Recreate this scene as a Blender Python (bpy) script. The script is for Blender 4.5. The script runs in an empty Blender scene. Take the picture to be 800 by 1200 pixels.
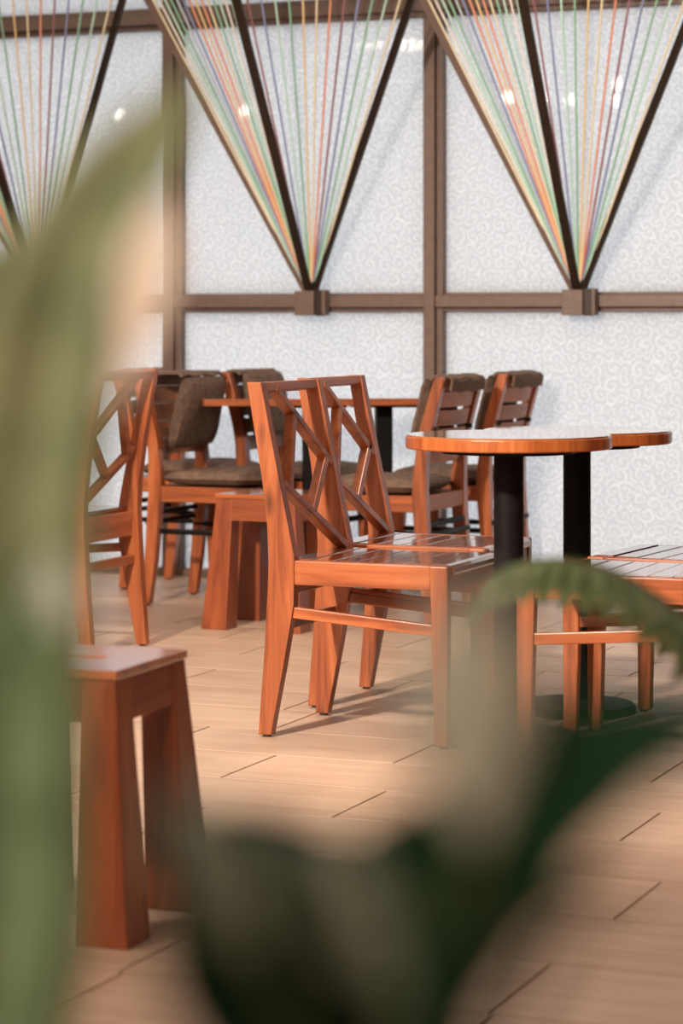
import bpy, bmesh, math, random
from mathutils import Vector, Matrix
random.seed(7)
C = bpy.context.scene
COL = C.collection

# ------------------------------------------------------------------ camera, world, light, exposure
F_PX, CAM_H = 2900.0, 1.035
cam_d = bpy.data.cameras.new('camera')
cam = bpy.data.objects.new('camera', cam_d); COL.objects.link(cam)
cam.location = (0, 0, CAM_H); cam.rotation_euler = (math.pi/2, 0, 0)
cam_d.sensor_fit = 'VERTICAL'; cam_d.sensor_height = 36.0
cam_d.lens = F_PX/1200.0*36.0
cam_d.shift_y = -225.0/1200.0
cam_d.clip_start = 0.02
cam_d.dof.use_dof = True
cam_d.dof.focus_distance = 6.2
cam_d.dof.aperture_fstop = 3.9
C.camera = cam

world = bpy.data.worlds.new('overcast_sky'); C.world = world
world.use_nodes = True
bg = world.node_tree.nodes['Background']
bg.inputs['Color'].default_value = (0.90, 0.955, 1.0, 1)
bg.inputs['Strength'].default_value = 3.75

C.view_settings.view_transform = 'Standard'
C.view_settings.look = 'None'
C.view_settings.gamma = 1.0
C.view_settings.use_curve_mapping = False
C.view_settings.exposure = 0.0
C.cycles.use_denoising = True
C.cycles.max_bounces = 10
C.cycles.diffuse_bounces = 5
C.cycles.glossy_bounces = 5
C.cycles.transmission_bounces = 8
C.cycles.sample_clamp_indirect = 6.0

# room frame: t runs along the window wall, o into the room, z up
cA, sA = math.cos(math.radians(22.5)), math.sin(math.radians(22.5))
R2, A2 = Vector((cA, -sA)), Vector((sA, cA))
W0 = Vector((0, 9.77))
YAW = -math.radians(22.5)
def wp(t, o, z=0.0):
    p = W0 + R2*t - A2*o
    return Vector((p.x, p.y, z))
T0, T1, OUT, CEIL = -8.9, 6.0, 13.0, 3.0

def lamp_light(name, loc, size, power, col, spread=180):
    l = bpy.data.lights.new(name, 'AREA'); l.shape = 'SQUARE'; l.size = size
    l.energy = power; l.color = col; l.spread = math.radians(spread)
    o = bpy.data.objects.new(name, l); COL.objects.link(o); o.location = loc
    return o
PANELS = [(0.1, 6.9, 40), (-2.3, 2.6, 70), (2.6, 4.8, 22), (-4.9, 4.2, 40), (-2.2, 8.8, 35), (-1.5, -0.9, 150)]  # last panel is added behind the camera to brighten the foreground plants
SPOT_AT, SPOT_TO = Vector((-2.1, 2.6, 2.78)), Vector((0.15, 7.0, 0.45))     # spotlight added to light the chairs and leave the near floor darker
sl = bpy.data.lights.new('added_spot_beam', 'SPOT'); sl.energy = 1650; sl.color = (1.0, 0.87, 0.74)
sl.spot_size = math.radians(62); sl.spot_blend = 0.85; sl.shadow_soft_size = 0.11
so = bpy.data.objects.new('added_spot_beam', sl); COL.objects.link(so)
so.location = SPOT_AT + (SPOT_TO-SPOT_AT).normalized()*0.14; so.rotation_euler = (SPOT_TO-SPOT_AT).to_track_quat('-Z', 'Y').to_euler()
WARM = (1.0, 0.84, 0.68)

# ------------------------------------------------------------------ materials
def new_mat(name):
    m = bpy.data.materials.new(name); m.use_nodes = True
    nt = m.node_tree
    return m, nt, nt.nodes['Principled BSDF']
def N(nt, kind, **kw):
    n = nt.nodes.new(kind)
    for k, v in kw.items():
        if k in n.inputs: n.inputs[k].default_value = v
        else: setattr(n, k, v)
    return n
def ramp(nt, stops):
    r = nt.nodes.new('ShaderNodeValToRGB')
    e = r.color_ramp.elements
    e[0].position, e[0].color = stops[0][0], (*stops[0][1], 1)
    e[1].position, e[1].color = stops[-1][0], (*stops[-1][1], 1)
    for p, c in stops[1:-1]:
        x = e.new(p); x.color = (*c, 1)
    return r
def plain(name, col, rough=0.5, metal=0.0, coat=0.0, var=0.12, scale=30):
    m, nt, b = new_mat(name)
    tc = N(nt, 'ShaderNodeTexCoord')
    no = N(nt, 'ShaderNodeTexNoise', Scale=scale, Detail=4.0)
    nt.links.new(tc.outputs['Object'], no.inputs['Vector'])
    lo = tuple(x*(1-var) for x in col); hi = tuple(min(1, x*(1+var)) for x in col)
    r = ramp(nt, [(0.3, lo), (0.7, hi)])
    nt.links.new(no.outputs['Fac'], r.inputs['Fac'])
    nt.links.new(r.outputs['Color'], b.inputs['Base Color'])
    b.inputs['Roughness'].default_value = rough
    b.inputs['Metallic'].default_value = metal
    b.inputs['Coat Weight'].default_value = coat
    bp = N(nt, 'ShaderNodeBump', Strength=0.5, Distance=0.002)
    nt.links.new(no.outputs['Fac'], bp.inputs['Height'])
    nt.links.new(bp.outputs['Normal'], b.inputs['Normal'])
    return m
def wood(name, axis, dark, mid, light, rough=0.36, coat=0.22, knots=True, crough=0.12):
    """lacquered wood; the grain runs along the given local axis"""
    m, nt, b = new_mat(name)
    tc = N(nt, 'ShaderNodeTexCoord'); oi = N(nt, 'ShaderNodeObjectInfo')
    off = N(nt, 'ShaderNodeVectorMath', operation='MULTIPLY_ADD')
    cmb = N(nt, 'ShaderNodeCombineXYZ')
    for i in range(3): nt.links.new(oi.outputs['Random'], cmb.inputs[i])
    nt.links.new(cmb.outputs[0], off.inputs[0])
    off.inputs[1].default_value = (13.0, 7.0, 19.0)
    nt.links.new(tc.outputs['Object'], off.inputs[2])
    mp = N(nt, 'ShaderNodeMapping')
    sc = [26.0, 26.0, 26.0]; sc[axis] = 2.2
    mp.inputs['Scale'].default_value = sc
    nt.links.new(off.outputs[0], mp.inputs['Vector'])
    n1 = N(nt, 'ShaderNodeTexNoise', Scale=1.0, Detail=6.0, Roughness=0.6, Distortion=0.6)
    nt.links.new(mp.outputs[0], n1.inputs['Vector'])
    r = ramp(nt, [(0.28, dark), (0.5, mid), (0.74, light)])
    nt.links.new(n1.outputs['Fac'], r.inputs['Fac'])
    fine = N(nt, 'ShaderNodeMapping'); sf = [160.0]*3; sf[axis] = 6.0
    fine.inputs['Scale'].default_value = sf
    nt.links.new(off.outputs[0], fine.inputs['Vector'])
    n2 = N(nt, 'ShaderNodeTexNoise', Scale=1.0, Detail=3.0)
    nt.links.new(fine.outputs[0], n2.inputs['Vector'])
    mx = N(nt, 'ShaderNodeMix', data_type='RGBA', blend_type='MULTIPLY')
    mx.inputs[0].default_value = 0.35
    g = ramp(nt, [(0.3, (0.62, 0.55, 0.5)), (0.65, (1, 1, 1))])
    nt.links.new(n2.outputs['Fac'], g.inputs['Fac'])
    nt.links.new(r.outputs[0], mx.inputs[6]); nt.links.new(g.outputs[0], mx.inputs[7])
    last = mx.outputs[2]
    if knots:
        km = N(nt, 'ShaderNodeMapping'); sk = [9.0]*3; sk[axis] = 3.4
        km.inputs['Scale'].default_value = sk
        nt.links.new(off.outputs[0], km.inputs['Vector'])
        vo = N(nt, 'ShaderNodeTexVoronoi', Scale=1.0)
        nt.links.new(km.outputs[0], vo.inputs['Vector'])
        kr = ramp(nt, [(0.04, (1, 1, 1)), (0.16, (0, 0, 0))])
        nt.links.new(vo.outputs['Distance'], kr.inputs['Fac'])
        k2 = N(nt, 'ShaderNodeMix', data_type='RGBA')
        kd = N(nt, 'ShaderNodeMath', operation='MULTIPLY'); kd.inputs[1].default_value = 0.7
        nt.links.new(kr.outputs[0], kd.inputs[0]); nt.links.new(kd.outputs[0], k2.inputs[0])
        nt.links.new(last, k2.inputs[6]); k2.inputs[7].default_value = (*[x*0.3 for x in dark], 1)
        last = k2.outputs[2]
    hs = N(nt, 'ShaderNodeHueSaturation')
    va = N(nt, 'ShaderNodeMapRange'); va.inputs[3].default_value = 0.86; va.inputs[4].default_value = 1.12
    nt.links.new(oi.outputs['Random'], va.inputs[0]); nt.links.new(va.outputs[0], hs.inputs['Value'])
    nt.links.new(last, hs.inputs['Color'])
    nt.links.new(hs.outputs[0], b.inputs['Base Color'])
    b.inputs['Roughness'].default_value = rough
    b.inputs['Coat Weight'].default_value = coat
    b.inputs['Coat Roughness'].default_value = crough
    bp = N(nt, 'ShaderNodeBump', Strength=0.4, Distance=0.0004)
    nt.links.new(n2.outputs['Fac'], bp.inputs['Height']); nt.links.new(bp.outputs[0], b.inputs['Normal'])
    return m
WD, WM, WL = (0.15, 0.030, 0.009), (0.35, 0.092, 0.028), (0.50, 0.165, 0.060)
WOOD = [wood('chair_wood_'+'xyz'[i], i, WD, WM, WL) for i in range(3)]
SEATW = wood('shaded_seat_slat_wood', 1, (0.10, 0.022, 0.008), (0.20, 0.050, 0.017), (0.29, 0.085, 0.030), rough=0.2, coat=1.0, crough=0.035)  # darker than the chair wood: weak light from above put into the colour
STOOLW = [wood('stool_wood_'+'xyz'[i], i, (0.14, 0.028, 0.008), (0.27, 0.062, 0.018), (0.36, 0.095, 0.030), knots=False) for i in range(3)]
STOOLTOP = wood('stool_top_wood', 0, (0.24, 0.06, 0.02), (0.40, 0.12, 0.04), (0.50, 0.17, 0.06), rough=0.22, coat=1.0, knots=False, crough=0.1)
TOPW = wood('table_top_wood', 0, (0.20, 0.07, 0.025), (0.34, 0.13, 0.05), (0.42, 0.18, 0.07), rough=0.1, coat=1.0, knots=False, crough=0.02)
EDGEW = wood('table_edge_wood', 2, (0.22, 0.05, 0.014), (0.42, 0.11, 0.03), (0.55, 0.18, 0.055), rough=0.3, knots=False)
BLACK = plain('black_metal', (0.008, 0.007, 0.007), 0.5, 0.0)
BLACK.node_tree.nodes['Principled BSDF'].inputs['Specular IOR Level'].default_value = 0.10
BRONZE = plain('bronze_painted_steel', (0.150, 0.098, 0.078), 0.45, 0.1)
DARKBAR = plain('dark_brown_bar', (0.028, 0.017, 0.012), 0.4, 0.3)
RUBBER = plain('rubber', (0.02, 0.018, 0.017), 0.8)
SUEDE = plain('brown_suede', (0.150, 0.092, 0.064), 0.95, var=0.3, scale=45)
STRAP = plain('dark_strap', (0.020, 0.013, 0.010), 0.7)
SLATW = [wood('slat_wood_'+'xyz'[i], i, (0.27, 0.105, 0.05), (0.42, 0.17, 0.085), (0.50, 0.22, 0.115), rough=0.55, coat=0.0, knots=False) for i in range(3)]
PLASTER = plain('warm_plaster', (0.34, 0.27, 0.21), 0.9, var=0.05, scale=6)
DARKWALL = plain('added_dark_wall', (0.10, 0.055, 0.035), 0.6, var=0.2, scale=8)  # for unseen right-hand walls, dark so that right-facing faces stay dark
CEILM = plain('ceiling_paint', (0.40, 0.35, 0.30), 0.9, var=0.04, scale=5)
GROUTM = plain('tile_joint', (0.36, 0.25, 0.185), 0.9)

def tile_material():
    m, nt, b = new_mat('wood_look_tile')
    tc = N(nt, 'ShaderNodeTexCoord'); oi = N(nt, 'ShaderNodeObjectInfo')
    cmb = N(nt, 'ShaderNodeCombineXYZ')
    for i in range(3): nt.links.new(oi.outputs['Random'], cmb.inputs[i])
    off = N(nt, 'ShaderNodeVectorMath', operation='MULTIPLY_ADD')
    nt.links.new(cmb.outputs[0], off.inputs[0]); off.inputs[1].default_value = (31, 17, 5)
    nt.links.new(tc.outputs['Object'], off.inputs[2])
    mp = N(nt, 'ShaderNodeMapping'); mp.inputs['Scale'].default_value = (2.2, 26, 1)
    nt.links.new(off.outputs[0], mp.inputs[0])
    n1 = N(nt, 'ShaderNodeTexNoise', Scale=1.0, Detail=5.0, Roughness=0.6)
    nt.links.new(mp.outputs[0], n1.inputs['Vector'])
    n2 = N(nt, 'ShaderNodeTexNoise', Scale=3.0, Detail=3.0)
    nt.links.new(off.outputs[0], n2.inputs['Vector'])
    r = ramp(nt, [(0.28, (0.37, 0.235, 0.160)), (0.5, (0.51, 0.352, 0.255)), (0.72, (0.59, 0.435, 0.328))])
    ad = N(nt, 'ShaderNodeMix', data_type='FLOAT'); ad.inputs[0].default_value = 0.4
    nt.links.new(n1.outputs['Fac'], ad.inputs[2]); nt.links.new(n2.outputs['Fac'], ad.inputs[3])
    nt.links.new(ad.outputs[0], r.inputs['Fac'])
    hs = N(nt, 'ShaderNodeHueSaturation')
    va = N(nt, 'ShaderNodeMapRange'); va.inputs[3].default_value = 0.93; va.inputs[4].default_value = 1.06
    nt.links.new(oi.outputs['Random'], va.inputs[0]); nt.links.new(va.outputs[0], hs.inputs['Value'])
    nt.links.new(r.outputs[0], hs.inputs['Color']); nt.links.new(hs.outputs[0], b.inputs['Base Color'])
    b.inputs['Roughness'].default_value = 0.42
    bp = N(nt, 'ShaderNodeBump', Strength=0.4, Distance=0.0008)
    nt.links.new(n1.outputs['Fac'], bp.inputs['Height']); nt.links.new(bp.outputs[0], b.inputs['Normal'])
    return m
TILE = tile_material()

def glass_material():
    """white translucent patterned glass pressed with rows of little scrolls, clear gloss on top"""
    m, nt, b = new_mat('scroll_patterned_glass')
    out = nt.nodes['Material Output']; nt.nodes.remove(b)
    L = nt.links.new
    tc = N(nt, 'ShaderNodeTexCoord')
    sx = N(nt, 'ShaderNodeSeparateXYZ'); L(tc.outputs['Object'], sx.inputs[0])
    v2 = N(nt, 'ShaderNodeCombineXYZ'); L(sx.outputs[0], v2.inputs[0]); L(sx.outputs[2], v2.inputs[1])
    wob = N(nt, 'ShaderNodeTexNoise', Scale=14.0, Detail=2.0); L(v2.outputs[0], wob.inputs['Vector'])
    wv = N(nt, 'ShaderNodeVectorMath', operation='MULTIPLY_ADD')
    L(wob.outputs['Color'], wv.inputs[0]); wv.inputs[1].default_value = (0.035, 0.035, 0); L(v2.outputs[0], wv.inputs[2])
    def scroll(scale, rand):
        vo = N(nt, 'ShaderNodeTexVoronoi', voronoi_dimensions='2D', Scale=scale, Randomness=rand)
        L(wv.outputs[0], vo.inputs['Vector'])
        sc = N(nt, 'ShaderNodeVectorMath', operation='SCALE'); sc.inputs['Scale'].default_value = scale
        L(wv.outputs[0], sc.inputs[0])
        ps = N(nt, 'ShaderNodeVectorMath', operation='SCALE'); ps.inputs['Scale'].default_value = scale
        L(vo.outputs['Position'], ps.inputs[0])
        df = N(nt, 'ShaderNodeVectorMath', operation='SUBTRACT'); L(sc.outputs[0], df.inputs[0]); L(ps.outputs[0], df.inputs[1])
        sp = N(nt, 'ShaderNodeSeparateXYZ'); L(df.outputs[0], sp.inputs[0])
        at = N(nt, 'ShaderNodeMath', operation='ARCTAN2'); L(sp.outputs[1], at.inputs[0]); L(sp.outputs[0], at.inputs[1])
        sr = N(nt, 'ShaderNodeSeparateColor'); L(vo.outputs['Color'], sr.inputs[0])
        ph = N(nt, 'ShaderNodeMath', operation='MULTIPLY_ADD'); L(sr.outputs[0], ph.inputs[0]); ph.inputs[1].default_value = 6.28; L(at.outputs[0], ph.inputs[2])
        sp2 = N(nt, 'ShaderNodeMath', operation='MULTIPLY_ADD'); L(vo.outputs['Distance'], sp2.inputs[0]); sp2.inputs[1].default_value = 15.0; L(ph.outputs[0], sp2.inputs[2])
        sn = N(nt, 'ShaderNodeMath', operation='SINE'); L(sp2.outputs[0], sn.inputs[0])
        mr = N(nt, 'ShaderNodeMapRange', interpolation_type='SMOOTHSTEP'); mr.inputs[1].default_value = 0.15; mr.inputs[2].default_value = 0.85
        L(sn.outputs[0], mr.inputs[0]); return mr.outputs[0]
    s1 = scroll(20.0, 0.6); s2 = scroll(41.0, 1.0)
    mx = N(nt, 'ShaderNodeMix', data_type='FLOAT'); mx.inputs[0].default_value = 0.45; L(s1, mx.inputs[2]); L(s2, mx.inputs[3])
    cr = ramp(nt, [(0.0, (0.72, 0.722, 0.735)), (0.75, (0.94, 0.94, 0.945))])
    L(mx.outputs[0], cr.inputs[0])
    bp = N(nt, 'ShaderNodeBump', Strength=0.8, Distance=0.004); L(mx.outputs[0], bp.inputs['Height'])
    tr = N(nt, 'ShaderNodeBsdfTranslucent'); L(cr.outputs[0], tr.inputs[0]); L(bp.outputs[0], tr.inputs['Normal'])
    di = N(nt, 'ShaderNodeBsdfDiffuse'); L(cr.outputs[0], di.inputs[0]); L(bp.outputs[0], di.inputs['Normal'])
    m1 = N(nt, 'ShaderNodeMixShader'); m1.inputs[0].default_value = 0.25; L(tr.outputs[0], m1.inputs[1]); L(di.outputs[0], m1.inputs[2])
    gl = N(nt, 'ShaderNodeBsdfGlossy', Roughness=0.012)
    gl2 = N(nt, 'ShaderNodeBsdfGlossy', Roughness=0.22); L(bp.outputs[0], gl2.inputs['Normal'])
    mg = N(nt, 'ShaderNodeMixShader'); mg.inputs[0].default_value = 0.5; L(gl.outputs[0], mg.inputs[1]); L(gl2.outputs[0], mg.inputs[2])
    fr = N(nt, 'ShaderNodeFresnel', IOR=1.5)
    m2 = N(nt, 'ShaderNodeMixShader'); L(fr.outputs[0], m2.inputs[0]); L(m1.outputs[0], m2.inputs[1]); L(mg.outputs[0], m2.inputs[2])
    L(m2.outputs[0], out.inputs['Surface'])
    return m
GLASS = glass_material()

def emission(name, col, strength):
    m, nt, b = new_mat(name)
    b.inputs['Base Color'].default_value = (0.8, 0.8, 0.8, 1)
    b.inputs['Emission Color'].default_value = (*col, 1)
    b.inputs['Emission Strength'].default_value = strength
    return m
GLOW = emission('warm_panel_glow', WARM, 1.2)
BULB = emission('warm_bulb_glow', (1.0, 0.86, 0.70), 170.0)

def leaf_material(name, lo, hi, rough=0.45, trans=0.25, spec=0.3):
    m, nt, b = new_mat(name)
    tc = N(nt, 'ShaderNodeTexCoord')
    no = N(nt, 'ShaderNodeTexNoise', Scale=38.0, Detail=3.0)
    nt.links.new(tc.outputs['Object'], no.inputs['Vector'])
    r = ramp(nt, [(0.35, lo), (0.68, hi)])
    nt.links.new(no.outputs['Fac'], r.inputs[0]); nt.links.new(r.outputs[0], b.inputs['Base Color'])
    b.inputs['Roughness'].default_value = rough; b.inputs['Specular IOR Level'].default_value = spec
    out = nt.nodes['Material Output']
    t = N(nt, 'ShaderNodeBsdfTranslucent'); nt.links.new(r.outputs[0], t.inputs[0])
    mx = N(nt, 'ShaderNodeMixShader'); mx.inputs[0].default_value = trans
    nt.links.new(b.outputs[0], mx.inputs[1]); nt.links.new(t.outputs[0], mx.inputs[2])
    nt.links.new(mx.outputs[0], out.inputs['Surface'])
    return m

# ------------------------------------------------------------------ mesh helpers
def bm_box(bm, lo, hi, bev=0.0):
    """axis-aligned box, bevelled"""
    g = bmesh.ops.create_cube(bm, size=1.0)
    vs = g['verts']
    for v in vs:
        v.co = Vector([lo[i] + (v.co[i]+0.5)*(hi[i]-lo[i]) for i in range(3)])
    if bev:
        es = list({e for v in vs for e in v.link_edges})
        bmesh.ops.bevel(bm, geom=es, offset=bev, segments=2, profile=0.5, affect='EDGES')
def bm_hexa(bm, bot, top, bev=0.0):
    """solid between two matching quads"""
    vs = [bm.verts.new(p) for p in bot] + [bm.verts.new(p) for p in top]
    fs = [(3, 2, 1, 0), (4, 5, 6, 7), (0, 1, 5, 4), (1, 2, 6, 5), (2, 3, 7, 6), (3, 0, 4, 7)]
    for f in fs: bm.faces.new([vs[i] for i in f])
    if bev:
        es = list({e for v in vs for e in v.link_edges})
        bmesh.ops.bevel(bm, geom=es, offset=bev, segments=2, profile=0.5, affect='EDGES')
def bm_bar(bm, a, b, w, h, up=(0, 0, 1), bev=0.0):
    """rectangular bar from a to b: w across, h along 'up'"""
    a, b = Vector(a), Vector(b); d = (b-a).normalized()
    x = d.cross(Vector(up)).normalized(); u = x.cross(d).normalized()
    q = lambda p: [p - x*w/2 - u*h/2, p + x*w/2 - u*h/2, p + x*w/2 + u*h/2, p - x*w/2 + u*h/2]
    bm_hexa(bm, q(a), q(b), bev)
def bm_prism(bm, prof, y0, y1, bev=0.0):
    """outline in the x-z plane pushed along y"""
    n = len(prof)
    a = [bm.verts.new((x, y0, z)) for x, z in prof]; b = [bm.verts.new((x, y1, z)) for x, z in prof]
    fa = bm.faces.new(a[::-1]); fb = bm.faces.new(b)
    for i in range(n):
        j = (i+1) % n; bm.faces.new((a[i], a[j], b[j], b[i]))
    if bev:
        es = list(fa.edges) + list(fb.edges)
        bmesh.ops.bevel(bm, geom=es, offset=bev, segments=2, profile=0.5, affect='EDGES')
def bm_tube(bm, pts, r, n=8, cap=True):
    pts = [Vector(p) for p in pts]; rings = []
    for i, p in enumerate(pts):
        d = (pts[min(i+1, len(pts)-1)] - pts[max(i-1, 0)]).normalized()
        x = d.cross(Vector((0.13, 0.21, 0.97))).normalized(); y = d.cross(x)
        rr = r[i] if isinstance(r, (list, tuple)) else r
        rings.append([bm.verts.new(p + (x*math.cos(t)+y*math.sin(t))*rr) for t in [2*math.pi*k/n for k in range(n)]])
    for a, b in zip(rings, rings[1:]):
        for k in range(n): bm.faces.new((a[k], a[(k+1) % n], b[(k+1) % n], b[k]))
    if cap: bm.faces.new(rings[0][::-1]); bm.faces.new(rings[-1])
def bm_lathe(bm, prof, n=48):
    rings = []
    for r, z in prof:
        if r < 1e-6: rings.append([bm.verts.new((0, 0, z))])
        else: rings.append([bm.verts.new((r*math.cos(2*math.pi*k/n), r*math.sin(2*math.pi*k/n), z)) for k in range(n)])
    for a, b in zip(rings, rings[1:]):
        for k in range(n):
            j = (k+1) % n
            if len(a) == 1 and len(b) == 1: continue
            if len(a) == 1: bm.faces.new((a[0], b[j], b[k]))
            elif len(b) == 1: bm.faces.new((a[k], a[j], b[0]))
            else: bm.faces.new((a[k], a[j], b[j], b[k]))
def obj(name, bm, mat, parent=None, smooth=False, label=None):
    bmesh.ops.recalc_face_normals(bm, faces=bm.faces)
    me = bpy.data.meshes.new(name); bm.to_mesh(me); bm.free()
    me.materials.append(mat)
    if smooth:
        me.polygons.foreach_set('use_smooth', [True]*len(me.polygons))
        me.set_sharp_from_angle(angle=math.radians(24))
    o = bpy.data.objects.new(name, me); COL.objects.link(o)
    if parent: o.parent = parent
    if label: o['label'] = label
    return o
def thing(name, label, cat, loc=(0, 0, 0), rz=0.0, group=None):
    o = bpy.data.objects.new(name, None); COL.objects.link(o)
    o.location = loc; o.rotation_euler = (0, 0, rz); o.empty_display_size = 0.1
    o['label'] = label; o['category'] = cat
    if group: o['group'] = group
    return o
def structure(name, loc=(0, 0, 0), rz=0.0):
    o = bpy.data.objects.new(name, None); COL.objects.link(o)
    o.location = loc; o.rotation_euler = (0, 0, rz); o['kind'] = 'structure'
    return o
def B(): return bmesh.new()
def dup(root, loc, rz, label, group=None):
    r = root.copy(); COL.objects.link(r); r.location = loc; r.rotation_euler = (0, 0, rz); r['label'] = label
    if group: r['group'] = group
    for ch in list(root.children):
        c = ch.copy(); COL.objects.link(c); c.parent = r
        for g in list(ch.children):
            d = g.copy(); COL.objects.link(d); d.parent = c
    return r

# ------------------------------------------------------------------ room shell
def room_box(name, t0, t1, o0, o1, z0, z1, mat):
    """a slab in room coordinates (local x = t, local y = -o)"""
    bm = B(); bm_box(bm, (t0, -o1, z0), (t1, -o0, z1))
    o = obj(name, bm, mat); o.location = (W0.x, W0.y, 0); o.rotation_euler = (0, 0, YAW); o['kind'] = 'structure'
    return o
floor = room_box('floor', T0-0.2, T1+0.2, -0.15, OUT+0.2, -0.12, -0.012, GROUTM)
room_box('ceiling', T0-0.2, T1+0.2, -0.15, OUT+0.2, CEIL, CEIL+0.12, CEILM)
room_box('wall_left', T0-0.2, T0, -0.1, OUT+0.2, -0.012, CEIL, PLASTER)
room_box('wall_right', T1, T1+0.2, -0.1, OUT+0.2, -0.012, CEIL, DARKWALL)
room_box('wall_back', T0, T1, OUT, OUT+0.2, -0.012, CEIL, PLASTER)

# floor tiles, wood look, 0.62 x 0.315, long side along the window wall; u = along, v = away from camera
PITCH, LEN, GAP = 0.315, 0.62, 0.0022
OFFS = {13: 0.085, 12: 0.49, 14: 0.38, 11: 0.2, 10: 0.04, 9: 0.40, 8: 0.03}
V0 = 5.07 - PITCH*13          # row k spans V0 + k*PITCH
v_wall = W0.dot(A2)
tile_me = None
rest = B(); n_t = 0
def tile_bm(bm, u, v, l, w):
    h = 0.0018
    bm_hexa(bm, [(u, v, -0.012), (u+l, v, -0.012), (u+l, v+w, -0.012), (u, v+w, -0.012)],
            [(u+h, v+h, 0), (u+l-h, v+h, 0), (u+l-h, v+w-h, 0), (u+h, v+w-h, 0)])
rnd = random.Random(3)
for k in range(-14, int((v_wall-V0)/PITCH)+1):
    v = V0 + k*PITCH
    w = min(PITCH, v_wall-0.03-v) - GAP
    if w < 0.03: continue
    off = OFFS.get(k, rnd.random()*LEN)
    u_lo, u_hi = T0 + W0.dot(R2), T1 + W0.dot(R2)
    j = math.floor((u_lo-off)/LEN)
    while off + j*LEN < u_hi:
        u = off + j*LEN; j += 1
        a, b = max(u, u_lo), min(u+LEN, u_hi)
        if b-a < 0.02: continue
        cu, cv = (a+b)/2, v+w/2
        X, Y = cu*cA + cv*sA, -cu*sA + cv*cA
        near = Y > 3.0 and abs(X) < 0.145*Y + 0.42
        if near and b-a > LEN-1e-4 and w > PITCH-GAP-1e-4:
            if tile_me is None:
                tb = B(); tile_bm(tb, -(LEN-GAP)/2, -w/2, LEN-GAP, w)
                to = obj('tile', tb, TILE, floor); tile_me = to.data
            else:
                to = bpy.data.objects.new('tile', tile_me); COL.objects.link(to); to.parent = floor
        elif near:
            tb = B(); tile_bm(tb, -(b-a-GAP)/2, -w/2, b-a-GAP, w)
            to = obj('tile', tb, TILE, floor)
        else:
            q = [(x - W0.dot(R2), y - W0.dot(A2)) for x, y in ((a, v),)][0]
            tile_bm(rest, q[0], q[1], b-a-GAP, w); continue
        to.location = (cu - W0.dot(R2), cv - W0.dot(A2), 0); n_t += 1
ro = obj('tile_field', rest, TILE, floor); ro['kind'] = 'stuff'
print('tiles', n_t)

# window wall: one window per bay between mullions
BAY, T_M = 1.125, -0.7199
Z_SILL, Z_R0, Z_R1, Z_T0, Z_T1 = 0.03, 1.066, 1.14, 2.211, 2.30
k_lo = math.ceil((T0-T_M)/BAY); k_hi = 3
def window(n, t0, t1, mull=True):
    w = structure('window_%d' % n, (*wp(t0, 0).xy, 0), YAW)
    L = t1-t0
    if mull:
        bm = B(); bm_box(bm, (-0.036, -0.07, 0), (0.010, 0.03, CEIL), 0.004); obj('mullion', bm, BRONZE, w)
        bm = B(); bm_box(bm, (0.0105, -0.045, 0), (0.037, 0.02, CEIL), 0.003); obj('mullion_bead', bm, BRONZE, w)
    def rail(nm, z0, z1, y0):
        bm = B(); bm_box(bm, (0.010, -y0, z0), (L-0.036, 0.03, z1), 0.003); return obj(nm, bm, BRONZE, w)
    rail('bottom_rail', 0.0, Z_SILL, 0.04)
    rail('rail', Z_R0+0.018, Z_R1-0.010, 0.062); rail('rail_bead', Z_R0, Z_R0+0.0185, 0.035); rail('rail_bead', Z_R1-0.0105, Z_R1, 0.030)
    rail('rail', Z_T0+0.020, Z_T1-0.022, 0.062); rail('rail_bead', Z_T0, Z_T0+0.0205, 0.035); rail('rail_bead', Z_T1-0.0225, Z_T1, 0.035)
    for z0, z1 in ((Z_SILL, Z_R0), (Z_R1-0.008, Z_T0), (Z_T1, CEIL)):
        bm = B(); bm_box(bm, (0.012, -0.005, z0-0.004), (L-0.034, 0.001, z1+0.004)); obj('glass_pane', bm, GLASS, w)
n = 1
for k in range(k_lo, k_hi):
    window(n, T_M + k*BAY, T_M + (k+1)*BAY); n += 1
tl, tr = T_M + k_lo*BAY, T_M + k_hi*BAY
room_box('wall_window_left', T0, tl-0.036, -0.1, 0.04, -0.012, CEIL, PLASTER)
room_box('added_wall_right', tr-0.036, T1, -0.1, 0.04, -0.012, CEIL, DARKWALL)  # unseen wall added in place of further windows, dims light from the right

# ------------------------------------------------------------------ ceiling lamps
for i, (x, y, pw) in enumerate(PANELS):
    t = thing('ceiling_light', 'square warm ceiling panel lamp, %s' % ('over the round tables', 'left of the chairs and nearer the plants', 'right of the round tables', 'furthest out to the left', 'above the back table', 'added behind the camera to light the plants')[i], 'lamp', (x, y, CEIL), YAW, 'ceiling panel lamps')
    bm = B()
    for a, b_ in (((-0.33, -0.33), (0.33, -0.30)), ((-0.33, 0.30), (0.33, 0.33)), ((-0.33, -0.30), (-0.30, 0.30)), ((0.30, -0.30), (0.33, 0.30))):
        bm_box(bm, (*a, -0.05), (*b_, 0))
    obj('frame', bm, BRONZE, t)
    bm = B(); bm_box(bm, (-0.30, -0.30, -0.035), (0.30, 0.30, -0.01)); obj('diffuser', bm, GLOW, t)
    lamp_light('panel_lamp', (x, y, CEIL-0.06), 0.58, pw, WARM)
t = thing('spotlight', 'added black ceiling spotlight turned towards the lattice chairs', 'lamp', (SPOT_AT.x, SPOT_AT.y, CEIL), 0)
bm = B(); bm_lathe(bm, [(0, 0), (0.06, 0), (0.06, -0.02), (0.012, -0.025), (0.012, -0.15), (0, -0.15)], 20); obj('arm', bm, BLACK, t, True)
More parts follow.
